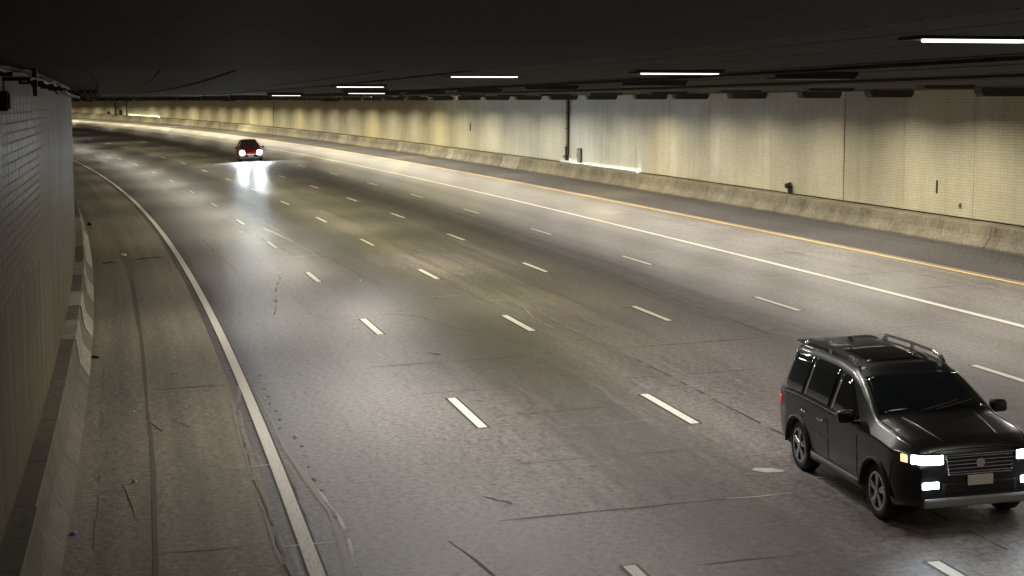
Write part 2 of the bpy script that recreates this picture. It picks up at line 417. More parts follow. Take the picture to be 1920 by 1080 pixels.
# ---------------------------------------------------------------- profile extrusions (barriers)
def extrude_profile(name, prof, s0, s1, m, parent, step=1.5, caps=True, zlow=None):
    """prof: list of (d, z) above road"""
    ss = srange(s0, s1, step); k = len(prof); V = []; F = []
    for s in ss:
        for d, z in prof: V.append(P(s, d, z))
    for i in range(len(ss) - 1):
        for j in range(k):
            j2 = (j + 1) % k
            F.append((i * k + j, i * k + j2, (i + 1) * k + j2, (i + 1) * k + j))
    if caps:
        F.append(tuple(range(k))); F.append(tuple((len(ss) - 1) * k + j for j in range(k))[::-1])
    me = mesh(name, V, F); bm = bmesh.new(); bm.from_mesh(me); bmesh.ops.recalc_face_normals(bm, faces=bm.faces[:]); bm.to_mesh(me); bm.free()
    return link(name, me, m, parent)

# right barrier: safety shape, cast in bays with open joints
bar_r = empty('concrete_barrier', P(60, D_RT))
tag(bar_r, 'stained low concrete safety barrier along the foot of the cream wall', 'barrier')
prof_r = [(D_RT, -.3), (D_RT, .07), (D_RT + .17, .30), (D_RT + .22, .42), (D_RT + .27, .765), (D_RT + .30, .79), (D_RT + 1.3, .79), (D_RT + 1.3, -.3)]
cuts = [-25, -12, 0, 12, 24, 34, 42, 47.3, 51.2, 54.4, 57.9, 62.5, 67.8, 72.5, 76.8, 81, 86.1, 90.3, 94.0, 96.3, 100.2, 104.5, 108.8, 112.5, 118, 124.9, 126.3, 133, 140.0, 141.3, 150, 159.1, 162.1, 172, 184, 196, 205, 220, 240, 265, 290, 315, 335]
pale = {(108.8, 112.5), (124.9, 126.3), (140.0, 141.3), (159.1, 162.1), (196, 205)}
inv_root = Matrix.Translation(-bar_r.location)
def setp(o, root):
    o.parent = root; o.matrix_parent_inverse = Matrix.Translation(-Vector(root.location))
for a, b in zip(cuts[:-1], cuts[1:]):
    pl = (a, b) in pale
    o = extrude_profile('barrier_segment', prof_r, a + .012, b - .012, M['barrier_pale' if pl else 'barrier'], None)
    setp(o, bar_r)
    if pl: o['label'] = 'pale recast barrier bay'
core = extrude_profile('barrier_core', [(d + .05, z - .03) for d, z in prof_r[:7]] + [(D_RT + 1.2, -.3)], SF, SB, M['joint'], None); setp(core, bar_r)

# left barrier: two faces; scuffed bays painted paler for the light they catch
bar_l = empty('concrete_barrier', P(40, D_LT))
tag(bar_l, 'grimy concrete safety barrier with scuffed faces painted as catching light below the dark left wall', 'barrier')
T = D_LT
profA = [(T, -.3), (T, .06), (T - .20, .33), (T - .235, .45), (T - .29, .90), (T - .31, .93), (T - .75, .93), (T - .75, -.3)]
profB = [(T, -.3), (T, .06), (T - .175, .33), (T - .205, .45), (T - .26, .905), (T - .28, .935), (T - .75, .94), (T - .75, -.3)]
cl = [-25, -10, 0, 10, 18, 22.6, 25.5, 28.7, 33, 38.2, 41.5, 44.3, 47.5, 52, 56, 62, 68, 76, 84, 95, 108, 120, 135, 160, 190, 230, 280, 335]
for k, (a, b) in enumerate(zip(cl[:-1], cl[1:])):
    useB = k % 2 == 0
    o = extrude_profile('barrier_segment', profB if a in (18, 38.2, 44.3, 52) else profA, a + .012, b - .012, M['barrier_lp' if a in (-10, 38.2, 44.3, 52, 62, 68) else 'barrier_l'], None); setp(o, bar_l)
core = extrude_profile('barrier_core', [(d - .05, z - .03) for d, z in profA[:7]] + [(T - .7, -.3)], SF, SB, M['joint'], None); setp(core, bar_l)

# ---------------------------------------------------------------- walls
def wall_panel(name, s0, s1, d, z0f, z1f, m, parent, thick=.08, side=1, step=2.0, nz=1):
    """vertical slab; side=+1: face looks to smaller d. UV = (station, height)"""
    ss = srange(s0, s1, step); V = []; U = []; F = []
    for s in ss:
        a, b = z0f(s), z1f(s); sb = s * 1.0 + d * (heading(s) - 1.77406)
        for dd in (d, d + side * thick):
            V += [PW(s, dd, a), PW(s, dd, b)]; U += [(sb, a), (sb, b)]
    for i in range(len(ss) - 1):
        k = i * 4
        F += [(k, k + 1, k + 5, k + 4), (k + 2, k + 6, k + 7, k + 3), (k + 1, k + 3, k + 7, k + 5), (k, k + 4, k + 6, k + 2)]
    F += [(0, 2, 3, 1), tuple((len(ss) - 1) * 4 + j for j in (0, 1, 3, 2))]
    me = mesh(name, V, F, U); bm = bmesh.new(); bm.from_mesh(me); bmesh.ops.recalc_face_normals(bm, faces=bm.faces[:]); bm.to_mesh(me); bm.free()
    o = link(name, me, m); setp(o, parent); return o
wr = empty('tunnel_wall', P(60, D_RW)); tag(wr, 'tall cream tiled tunnel wall behind the right barrier', 'wall')
wcuts = [-28, -14, 0, 14, 26, 34, 40, 46.7, 53.45, 58.5, 63.6, 70.9, 78.2, 85.5, 92.9, 100.45, 105.6, 112.7, 120, 127.3, 134.5, 141.8, 149, 156.3, 163.5, 171, 181, 191.1, 202, 214, 226, 240, 255, 270, 290, 312, 335]
wide = {63.6: .045, 191.1: .14, 100.45: .05}
for a, b in zip(wcuts[:-1], wcuts[1:]):
    wall_panel('wall_panel', a + wide.get(a, .008), b - wide.get(b, .008), D_RW, lambda s: P(s, D_RW).z + .845, lambda s: zceil(s, D_RW) + .06, M['tile_r'], wr)
wall_panel('wall_backing', SF, SB, D_RW + .085, lambda s: P(s, D_RW).z - .5, lambda s: zceil(s, D_RW) + .1, M['joint'], wr, thick=.6)
wl = empty('tunnel_wall', P(20, D_LW)); tag(wl, 'dark grimy tiled tunnel wall close on the left of the frame', 'wall')
lcuts = [-28, -16, -4, 6, 13, 21, 30, 40, 52, 66, 82, 100, 125, 160, 200, 250, 300, 335]
for a, b in zip(lcuts[:-1], lcuts[1:]):
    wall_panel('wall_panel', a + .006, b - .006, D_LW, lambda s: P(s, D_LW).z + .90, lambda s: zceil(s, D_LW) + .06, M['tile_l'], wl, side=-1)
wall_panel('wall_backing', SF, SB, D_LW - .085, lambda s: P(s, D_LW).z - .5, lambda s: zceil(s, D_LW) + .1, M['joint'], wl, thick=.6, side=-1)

# individually built tiles on the near upper part of the left wall (the ones the photograph resolves)
M['grout'] = mat('pale_grout', (.34, .31, .20), .8)
M['tile_one'] = mat('glazed_grimy_tile', (.2, .18, .135), .5)
t_ = NT(M['tile_one']); inf = t_.new('ShaderNodeObjectInfo')
c_ = t_.mix((.105, .093, .06), (.15, .132, .086), inf.outputs['Random'])
c_ = t_.mix(c_, t_.ramp(t_.noise(t_.obj(), 3, 5, .6), [(.3, (.7, .7, .7)), (.7, (1.15, 1.15, 1.15))]), .9, 'MULTIPLY')
t_.link(c_, t_.b.inputs['Base Color']); t_.b.inputs['Specular IOR Level'].default_value = .15
TS0, TS1, TZ0, TROWS, TCOLS = 21.6, 31.0, 3.55, 21, 14
TW_, TH_ = (TS1 - TS0) / TCOLS, .1345
wall_panel('grout_bed', TS0, TS1, D_LW + .004, lambda s: P(s, D_LW).z + TZ0, lambda s: P(s, D_LW).z + TZ0 + TROWS * TH_, M['grout'], wl, thick=.003, side=-1)
tile_me = MB().box((0, 0, 0), (TW_ - .03, .008, TH_ - .020), .002).build('tile', M['tile_one']).data
col.objects.unlink(bpy.data.objects['tile']); bpy.data.objects.remove(bpy.data.objects['tile'])
for i in range(TCOLS):
    for j in range(TROWS):
        s_ = TS0 + (i + .5) * TW_
        o = bpy.data.objects.new('tile', tile_me); col.objects.link(o)
        mm = frame(s_, D_LW, 0, flat=True); mm.translation = PW(s_, D_LW + .008 + random.uniform(-.0006, .0006), P(s_, D_LW).z + TZ0 + (j + .5) * TH_)
        o.parent = wl; o.matrix_parent_inverse = Matrix.Translation(-Vector(wl.location)); o.matrix_basis = mm

# ---------------------------------------------------------------- ceiling of side-by-side girders
ce = empty('ceiling', P(40, 12, 6)); tag(ce, 'sooty dark underside of long ceiling girders', kind='structure')
gd = -4.2; k = 0
def girder(name, s0, s1, d0, d1, drop, m, top=.5):
    ss = srange(s0, s1, 4); V = []; F = []
    for s in ss:
        for d, up in ((d0, 0), (d1, 0), (d1, 1), (d0, 1)):
            V.append(PW(s, d, zceil(s, d) - drop + up * top))
    for i in range(len(ss) - 1):
        q = i * 4
        for j in range(4): F.append((q + j, q + (j + 1) % 4, q + 4 + (j + 1) % 4, q + 4 + j))
    F += [(0, 1, 2, 3), tuple((len(ss) - 1) * 4 + j for j in (3, 2, 1, 0))]
    me = mesh(name, V, F); bm = bmesh.new(); bm.from_mesh(me); bmesh.ops.recalc_face_normals(bm, faces=bm.faces[:]); bm.to_mesh(me); bm.free()
    o = link(name, me, m); setp(o, ce); return o
while gd < 28.2:
    wd_ = 1.22
    drop = random.uniform(-.012, .012)
    girder('ceiling_girder', -30, 335, gd + .015, gd + wd_ - .015, drop, M['ceil'])
    gd += wd_; k += 1
slab = girder('ceiling_slab', -30, 335, -5, 29, -.25, M['joint']); 
# deep dark girder over the left lane that stops short of the near lamps; its edge carries a row of bolts
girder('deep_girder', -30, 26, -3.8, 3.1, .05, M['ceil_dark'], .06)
bb = MB()
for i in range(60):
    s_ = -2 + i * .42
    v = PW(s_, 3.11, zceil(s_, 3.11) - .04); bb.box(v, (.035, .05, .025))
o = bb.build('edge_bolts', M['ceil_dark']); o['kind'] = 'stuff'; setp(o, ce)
girder('edge_flange', 26, 90, 3.2, 3.26, .03, M['ceil'], .06); girder('edge_flange', -30, 90, 8.3, 8.42, .06, M['ceil'], .07)
girder('edge_flange', -30, 150, 13.6, 13.72, .07, M['ceil'], .08)

# ---------------------------------------------------------------- luminaires
def make_luminaire(bulge=False):
    r = empty('ceiling_luminaire')
    b = MB(); b.prism([(-.84, 0), (.84, 0), (.81, -.17), (.76, -.23), (-.76, -.23), (-.81, -.17)], -.24, .24, 'XZ')
    b.build('housing', M['housing'], r)
    rim = MB()
    for sx, sy, cx, cy in ((1.5, .03, 0, -.215), (1.5, .03, 0, .215), (.03, .40, -.735, 0), (.03, .40, .735, 0), (.03, .40, .47, 0)):
        rim.box((cx, cy, -.245), (sx, sy, .03))
    rim.build('frame', M['housing'], r)
    zl, th = (-.256, .034) if bulge else (-.238, .016)
    MB().box((-.06, 0, zl), (.98, .36, th), .007).build('lens', M['lens'], r)
    MB().box((.58, 0, zl), (.22, .39, th), .007).build('lens', M['lens'], r)
    for x in (-.6, .6):
        MB().box((x, 0, .07), (.06, .34, .16)).build('bracket', M['steel'], r)
    return r
def kids(o): return [c for c in bpy.data.objects if c.parent == o]
def copy_tree(o):
    c = o.copy(); col.objects.link(c)
    for ch in proto_kids[o]:
        n = ch.copy(); col.objects.link(n); n.parent = c
    return c
proto = make_luminaire(True); proto_b = make_luminaire(False); proto_kids = {proto: kids(proto), proto_b: kids(proto_b)}
used = set()
YEL = (1.0, .90, .42); WARM = (1.0, .89, .60); MIDW = (1.0, .93, .76); COOL = (1.0, .94, .87); PINK = (1.0, .90, .83)
def luminaire(s, d, hang, label, power, colr, spread=150, tilt=0, group='ceiling luminaires', size=(1.3, .4), bulge=False):
    pr_ = proto if bulge else proto_b
    if pr_ in used: o = copy_tree(pr_)
    else: o = pr_; used.add(pr_)
    m = frame(s, d, 0, flat=True)
    # local X across the road, local Y along it
    q = m.to_3x3() @ Matrix.Rotation(math.pi / 2, 3, 'Z')
    m2 = q.to_4x4(); m2.translation = PW(s, d, zceil(s, d) - hang)
    o.matrix_world = m2 @ Matrix.Rotation(R(tilt), 4, 'Y')
    tag(o, label, 'luminaire', group)
    if power > 0:
        power *= min(1, (clear_r(max(0, s)) / 5.3)) ** 2
        ld = bpy.data.lights.new('tube_light', 'AREA'); ld.shape = 'RECTANGLE'; ld.size, ld.size_y = size
        ld.energy = power; ld.color = colr; ld.spread = R(spread)
        lo = bpy.data.objects.new('tube_light', ld); col.objects.link(lo); lo.parent = o; lo.location = (-.05, 0, -.295 if bulge else -.27)
    return o
ORD = 'first second third fourth fifth sixth seventh eighth ninth tenth eleventh twelfth thirteenth fourteenth fifteenth sixteenth seventeenth eighteenth nineteenth twentieth'.split()
ORD += ['twenty-' + o for o in ORD[:9]] + ['thirtieth'] + ['thirty-' + o for o in ORD[:9]]
PW_L, PW_R, PW_M = 440, 335, 215
rowL = [(14.2, 5.35, -.225, 'ceiling luminaire nearest the camera, its wide white lens glaring at the upper right'),
        (26.5, 6.55, -.20, 'lit ceiling luminaire with a dark deep housing right of the picture centre'),
        (31.6, 4.35, -.235, 'lit ceiling luminaire above the middle of the frame, a long thin white bar of light'),
        (45, 3.9, -.20, 'lit ceiling luminaire left of the centre, a short brilliant white bar against the dark girders'),
        (58, 6.2, -.12, 'lit ceiling luminaire just above the wall top, right of the short bright bar'),
        (74, 5.4, -.12, 'thinly lit ceiling luminaire right of the dark wall joint, over the red car')]
for s, d, h_, lb in rowL:
    luminaire(s, d, h_, lb, PW_L * (.2 if s < 20 else .55 if s < 28 else 1), COOL if s < 60 else MIDW, 165, bulge=True)
places = ['over the inner lane far beyond the red car', ]
for k, s in enumerate((84, 98, 112, 126, 140, 155, 170, 188, 206, 226, 248, 272, 298)):
    luminaire(s, 4.8, .08, ORD[k] + ' luminaire beyond the red car in the row over the left lanes', PW_L * (.75 if s < 200 else 1.0), MIDW, 165, group='distant luminaires over the left lanes')
for k, s in enumerate((19, 28, 37, 46, 55, 64, 73, 82, 91, 100, 110, 120, 131, 143, 156, 170, 186)):  # row added to brighten the band along the middle lane
    luminaire(s, 9.6, -.14, ORD[k] + ' luminaire from the near end of the row added to light the middle lane', PW_M * (.13 if s < 35 else .62 if s < 120 else .45), MIDW if s < 40 else YEL, 150, group='luminaires added over the middle lane')
mids = [-12, -4, 4, 12, 20, 27.5, 35, 42.5, 50, 57.5, 65, 73, 81, 89, 97, 105, 113, 121, 131, 142, 153, 164, 175, 186, 198, 212, 228, 246, 268, 295]
for k, s in enumerate(mids):
    lab = ORD[k] + ' luminaire from the near end of the row above the carpool lane'
    if s == 186: lab = 'low hung dark luminaire just right of the dark joint in the far wall'
    if s == 142: lab = 'low hung dark luminaire with a lit lower edge, second right of the dark wall joint'
    lowh = s in (142, 186)
    luminaire(s, 21.0 if lowh else 20.2, .16 if lowh else -.14, lab, PW_M * (1.0 if s < 90 else 1.15) * (1.7 if s == 27.5 else 1), PINK if s < 85 else (WARM, MIDW, WARM, WARM)[k % 4], 165, group='luminaires over the carpool lane')
rr = [(52.7, 'dark luminaire against the top of the cream wall, rightmost in the frame', .9), (58.2, 'dark luminaire against the wall top beside the thin black wall joint', 1.0),
      (65.0, 'dark luminaire against the wall top, second one left of the thin black wall joint', .8), (71.4, 'dark luminaire against the wall top, under the lit bar right of centre', .85),
      (76.6, 'shallow dark luminaire against the wall top, second one right of the brown wall pipe', .8), (83.8, 'dark luminaire against the wall top, first one right of the brown wall pipe', 1.35),
      (90.3, 'dark luminaire against the wall top, first one left of the brown wall pipe', .8), (97, 'dark luminaire against the wall top, second one left of the brown wall pipe', .8),
      (103.6, 'dark luminaire against the wall top, third one left of the brown wall pipe', 1.2), (110.2, 'dark luminaire against the wall top, fourth one left of the brown wall pipe', .8)]
for s, lb, f in rr:
    luminaire(s, 23.8, .04, lb, PW_R * f, WARM if f > 1.3 else MIDW, 158)
for k, s in enumerate(range(117, 300, 7)):
    f = (.9, .9, 1.4, .9, 1.0, 1.3, .9)[k % 7] * (1.6 if s < 190 else 2.4)
    luminaire(s, 23.8, .06, ORD[k + 4] + ' luminaire left of the brown pipe along the wall top', PW_R * f, WARM if f > 2 else MIDW, 158, group='distant luminaires along the right wall')
for k, s in enumerate((45.5, 38, 31, 24, 17, 10, 3, -5, -14)):
    luminaire(s, 23.8, .04, ORD[k] + ' luminaire nearer than the frame edge in the row over the right shoulder', PW_R * .6, MIDW, 160, group='near luminaires over the right shoulder')

# ---------------------------------------------------------------- fittings on the walls
def at_wall(s, side=1, zr=0.0, off=0.0):
    """matrix: +X along the wall, +Y out of the wall into the tunnel, +Z up"""
    d = (D_RW if side > 0 else D_LW)
    m = frame(s, d, 0, flat=True)
    if side > 0: q = m.to_3x3() @ Matrix.Rotation(math.pi, 3, 'Z')   # Y away from wall
    else: q = m.to_3x3()
    # frame Y points towards larger or smaller d?
    ydir = q @ Vector((0, 1, 0)); want = P(s, d - side * 1.0) - P(s, d); want.z = 0
    if ydir.dot(want) < 0: q = q @ Matrix.Rotation(math.pi, 3, 'Z')
    r = q.to_4x4(); r.translation = P(s, d - side * off, zr); return r
def wthing(name, label, cat, s, side, zr, off=0.0):
    r = empty(name); r.matrix_world = at_wall(s, side, zr, off); return tag(r, label, cat)
M['brass'] = mat('yellowed_paint', (.45, .38, .2), .5)
# brown pipe chase and its fittings
t = wthing('wall_pipe', 'rusty brown vertical pipe cover running up the cream wall from the barrier', 'pipe', 100.45, 1, .80)
hh = clear_r(100.45) - .80
MB().box((0, .06, hh / 2 + .25), (.34, .12, hh - .5), .015).build('pipe_cover', M['pipe'], t)
for x in (-.185, .185): MB().box((x, .04, hh / 2 + .25), (.03, .08, hh - .5)).build('edge_angle', M['black'], t)
MB().box((0, .10, .62), (.26, .2, .95), .02).build('valve_box', M['black'], t)
MB().cyl((.18, .22, .42), .08, .16, 'Y').build('valve_wheel', M['steel'], t)
for z in (1.2, 2.2, 3.2): MB().box((0, .07, z), (.42, .16, .05)).build('clamp', M['black'], t)
mk = mat('small_lamp', (.9, .95, .9), .4, emit=(.85, 1, .9), estr=12)
t = wthing('wall_lamp', 'tiny white lamp glowing at the foot of the brown pipe', 'lamp', 99.7, 1, 1.0)
MB().box((0, .05, 0), (.16, .1, .2), .02).build('housing', M['steel'], t); MB().box((0, .11, 0), (.12, .02, .15), .008).build('lens', mk, t)
for s_, e_, w_ in ((97.2, 260, 9), (93.0, 160, 8)):
    pass
t = wthing('electrical_cabinet', 'recessed metal cabinet with half open door right of the brown pipe', 'cabinet', 98.15, 1, .92)
fr = MB()
for c, z in (((-.33, .05, .45), (.06, .1, .9)), ((.33, .05, .45), (.06, .1, .9)), ((0, .05, .03), (.6, .1, .06)), ((0, .05, .87), (.6, .1, .06))): fr.box(c, z)
fr.build('frame', M['black'], t)
MB().box((-.15, .05, .45), (.30, .04, .76), .01).build('back_panel', M['steel'], t)
dd = MB().box((.12, .10, .45), (.32, .03, .78), .008).build('door', M['steel'], t); MB().box((.24, .13, .45), (.03, .03, .14)).build('handle', M['black'], dd)
# added light troughs on the barrier top; their tubes make the wall-foot glow
def trough(s0, s1, label, e):
    t = empty('added_light_trough', P(s0, D_RW - .12, .80)); tag(t, label, 'light')
    n = max(2, int((s1 - s0) / 2.5))
    for i in range(n):
        a = s0 + (s1 - s0) * i / n; b = s0 + (s1 - s0) * (i + .985) / n
        o = extrude_profile('added_trough_section', [(D_RW - .17, .795), (D_RW - .02, .795), (D_RW - .02, .805), (D_RW - .15, .81), (D_RW - .15, .885), (D_RW - .17, .885)], a, b, M['steel'], None); setp(o, t)
        o = extrude_profile('tube', [(D_RW - .11, .818), (D_RW - .05, .812), (D_RW - .05, .84), (D_RW - .10, .845)], a + .02, b - .02, e, None); setp(o, t)
tb = mat('added_greenish_tube', (.8, .9, .85), .4, emit=(.82, 1, .86), estr=13)
tb2 = mat('added_pale_tube', (.8, .9, .85), .4, emit=(.85, 1, .9), estr=26)
trough(88, 101.5, 'added low strip light washing the foot of the cream wall right of the brown pipe', tb)
trough(246, 264, 'added distant strip light glowing at the wall foot right of the two thin posts', tb2)
# emergency phone / horn
t = wthing('wall_speaker', 'small dark horn on a bracket low on the wall above the barrier', 'speaker', 68.57, 1, 1.0)
MB().cyl((0, .22, .18), .10, .22, 'Y', 16, .15).build('horn', M['black'], t); MB().box((0, .10, 0), (.14, .2, .34), .02).build('body', M['housing'], t); MB().box((.06, .06, .08), (.05, .12, .5)).build('bracket', M['steel'], t)
t = wthing('wall_slot', 'narrow black vertical slot in the cream wall at the right', 'vent', 56.0, 1, 1.58)
MB().box((0, .005, .27), (.11, .03, .50), .004).build('frame', M['housing'], t); MB().box((0, .022, .27), (.07, .01, .44)).build('opening', M['joint'], t)
t = wthing('wall_slot', 'small dark mark like slot high on the cream wall left of the brown pipe', 'vent', 122.4, 1, 2.3)
MB().box((0, .02, .3), (.14, .04, .62), .004).build('frame', M['housing'], t); MB().box((0, .045, .3), (.08, .012, .5)).build('opening', M['joint'], t)
t = wthing('wall_outlet', 'tiny pale square plate low on the cream wall near the right frame edge', 'plate', 54.3, 1, 1.25)
MB().box((0, .01, 0), (.16, .02, .22), .004).build('plate', M['steel'], t); MB().box((0, .026, 0), (.07, .012, .12), .002).build('socket', M['black'], t)
for s_, z_, h_, w_, nm, lb, ct in ((268.3, .85, 2.0, .24, 'thin_post', 'taller thin dark post standing left against the far wall', 'post'), (262.5, .85, 2.35, .3, 'lamp_post', 'thin dark post with a wide head against the far wall', 'post')):
    t = wthing(nm, lb, ct, s_, 1, z_)
    MB().box((0, .2, h_ / 2), (w_ * .7, .16, h_), .02).build('post', M['black'], t)
    if nm == 'lamp_post': MB().box((0, .24, h_ - .1), (.9, .3, .28), .04).build('head', M['black'], t)
    MB().box((0, .2, .05), (w_ * 1.6, .3, .1)).build('base', M['black'], t)
t = wthing('utility_box', 'small dark box low between the two thin posts on the far wall', 'box', 265.6, 1, .85)
MB().box((0, .2, .4), (.6, .3, .8), .03).build('body', M['black'], t); MB().box((0, .36, .4), (.5, .03, .68), .01).build('door', M['housing'], t)
t = wthing('utility_box', 'tiny dark box left of the thin posts on the far wall', 'box', 272, 1, .9)
MB().box((0, .15, .2), (.5, .25, .4), .03).build('body', M['black'], t); MB().box((0, .29, .2), (.4, .03, .3), .01).build('door', M['housing'], t)
# barrier scuppers / rust spots
for s_, lb in ((57.0, 'short rusty anchor stub on the right barrier, right of the black wall joint'),):
    pass
for s_, z_, lb in ((50.9, .62, 'rusty anchor bolt near the right end of the barrier'), (100.0, .66, 'rusty anchor bolt in the barrier below the brown pipe'), (76.9, .60, 'rusty anchor bolt in the barrier left of the small horn')):
    t = empty('anchor_bolt'); m_ = at_wall(s_, 1, z_, D_RW - D_RT - .25); t.matrix_world = m_; tag(t, lb, 'bolt')
    MB().cyl((0, .01, 0), .05, .05, 'Y', 8).build('head', M['pipe'], t); MB().box((0, -.005, 0), (.16, .03, .16), .004).build('plate', M['pipe'], t)

# left wall top: cable tray, bracket, box, camera cluster
ct = empty('cable_tray', PW(30, D_LW + .2, zceil(30, D_LW))); tag(ct, 'dark sagging cable tray along the top of the left wall', 'cable tray')
for j, (dx, dz, rr_) in enumerate(((.12, .16, .045), (.22, .13, .03), (.30, .17, .025))):
    pts = []
    for s_ in srange(12, 150, 1.5):
        sag = .05 * math.sin(s_ * 1.3 + j) ** 2 + (.16 if 36 < s_ < 60 else .05) * (1 if j else .8)
        pts.append(PW(s_, D_LW + dx, zceil(s_, D_LW) - dz - sag + .05))
    o = MB().tube(pts, rr_, 7).build('cable', M['black'], None, True); setp(o, ct)
for s_ in range(14, 140, 3):
    o = MB().box((0, 0, 0), (.05, .36, .05)).build('hanger', M['housing'], None)
    m_ = frame(s_, D_LW + .2, 0, flat=True); m_.translation = PW(s_, D_LW + .2, zceil(s_, D_LW) - .24); o.parent = ct; o.matrix_parent_inverse = Matrix.Translation(-Vector(ct.location)); o.matrix_basis = m_
t = wthing('hanging_bracket', 'dark tapered bracket hanging from the ceiling in front of the left wall top', 'bracket', 25.2, -1, zceil(25.2, D_LW) - P(25.2, D_LW).z, .30)
MB().prism([(-.10, 0), (.12, 0), (.06, -.42), (.01, -.46), (-.03, -.42)], -.03, .03, 'XZ').build('plate', M['black'], t)
MB().box((0, 0, -.03), (.3, .24, .06), .01).build('foot', M['housing'], t)
t = wthing('junction_box', 'black junction box fixed high on the left wall at the frame edge', 'box', 22.75, -1, 6.27, 0)
MB().box((0, .06, 0), (.45, .12, .26), .015).build('body', M['black'], t); MB().box((0, .13, 0), (.36, .03, .2), .008).build('cover', M['housing'], t); MB().cyl((0, .06, .19), .02, .14, 'Z', 8).build('conduit', M['steel'], t)
# traffic cameras / lamps cluster at the corner
t = wthing('camera_cluster', 'dark cluster of cameras hanging at the far corner of the left wall', 'camera', 66, -1, zceil(66, D_LW) - P(66, D_LW).z, .62); t.scale = (.8, .8, .8)
MB().box((0, 0, -.05), (.9, .9, .08), .01).build('mounting_plate', M['black'], t)
for i, (x, y, z, r_) in enumerate(((-.2, .28, -.26, .17), (.2, .0, -.30, .16), (0, -.3, -.24, .18), (.1, .42, -.22, .13), (-.1, -.02, -.42, .12))):
    h_ = MB().cyl((x, y, z), r_ * .8, .42, 'X', 14).build('camera_body', M['black'], t, True)
    MB().cyl((x + .22, y, z), r_ * .55, .03, 'X', 14).build('camera_lens', M['steel'], h_)
    MB().box((x, y, z / 2 - .02), (.06, .06, -z)).build('stem', M['black'], h_)

# ---------------------------------------------------------------- litter
def litter(name, label, cat, s, d, m, size, n=7, rot=0.0, h=.03):
    bm = bmesh.new(); a = []
    for i in range(n):
        t_ = 2 * math.pi * i / n; r_ = random.uniform(.7, 1.1)
        a.append((math.cos(t_) * size[0] / 2 * r_, math.sin(t_) * size[1] / 2 * r_))
    top = [bm.verts.new((x * .8, y * .8, h * random.uniform(.5, 1.4))) for x, y in a]; bot = [bm.verts.new((x, y, .0)) for x, y in a]
    c = bm.verts.new((0, 0, h * 1.5))
    for i in range(n):
        j = (i + 1) % n; bm.faces.new((top[i], top[j], c)); bm.faces.new((bot[i], bot[j], top[j], top[i]))
    bm.faces.new(bot[::-1]); me = bpy.data.meshes.new(name); bm.to_mesh(me); bm.free()
    o = link(name, me, m); mm = frame(s, d, .004) @ Matrix.Rotation(rot, 4, 'Z'); o.matrix_world = mm; tag(o, label, cat); return o
M['rag'] = mat('white_rag', (.75, .72, .64), .8); M['blue'] = mat('blue_plastic', (.12, .16, .38), .4); M['stone'] = mat('grey_stone', (.42, .38, .33), .8); M['rubber'] = mat('black_rubber', (.02, .02, .02), .8)
litter('rag', 'white rag lying on the left shoulder beyond the white line curve', 'litter', 66.85, -2.07, M['rag'], (.55, .30), 9, .3, .06)
litter('plastic_scrap', 'crushed blue plastic scrap at the foot of the left barrier', 'litter', 24.56, -3.19, M['blue'], (.09, .17), 7, 0, .03)
litter('stone', 'pale grey stone lying in the middle of the left shoulder', 'stone', 27.55, -2.34, M['stone'], (.10, .10), 6, 0, .05)
litter('rubber_scrap', 'black rubber scrap against the left barrier foot', 'litter', 41.2, -3.2, M['rubber'], (.35, .10), 6, .8, .04)
litter('rubber_scrap', 'black rubber scrap on top of the far end of the pale barrier bay', 'litter', 83, -3.05, M['rubber'], (.9, .16), 6, .2, .08)
litter('paper_scrap', 'small white paper scrap on the carriageway left of the second dash row', 'litter', 74.2, 3.35, M['rag'], (.25, .16), 6, .2, .02)
litter('paper_scrap', 'small white scrap on the dark lane between two dash rows near the centre', 'litter', 53.6, 5.25, M['rag'], (.22, .12), 6, .2, .02)
litter('paper_scrap', 'pale scrap beside the white transverse crack under the nearest L shaped patch', 'litter', 60.8, 2.6, M['rag'], (.25, .12), 6, .2, .02)
litter('white_chip', 'white chip on the left shoulder beside the long dark crack', 'litter', 33.8, -2.33, M['rag'], (.07, .06), 6, .2, .02)
litter('white_chip', 'white chip at the left barrier foot just beyond the blue scrap', 'litter', 26.7, -3.2, M['rag'], (.06, .05), 6, .2, .02)

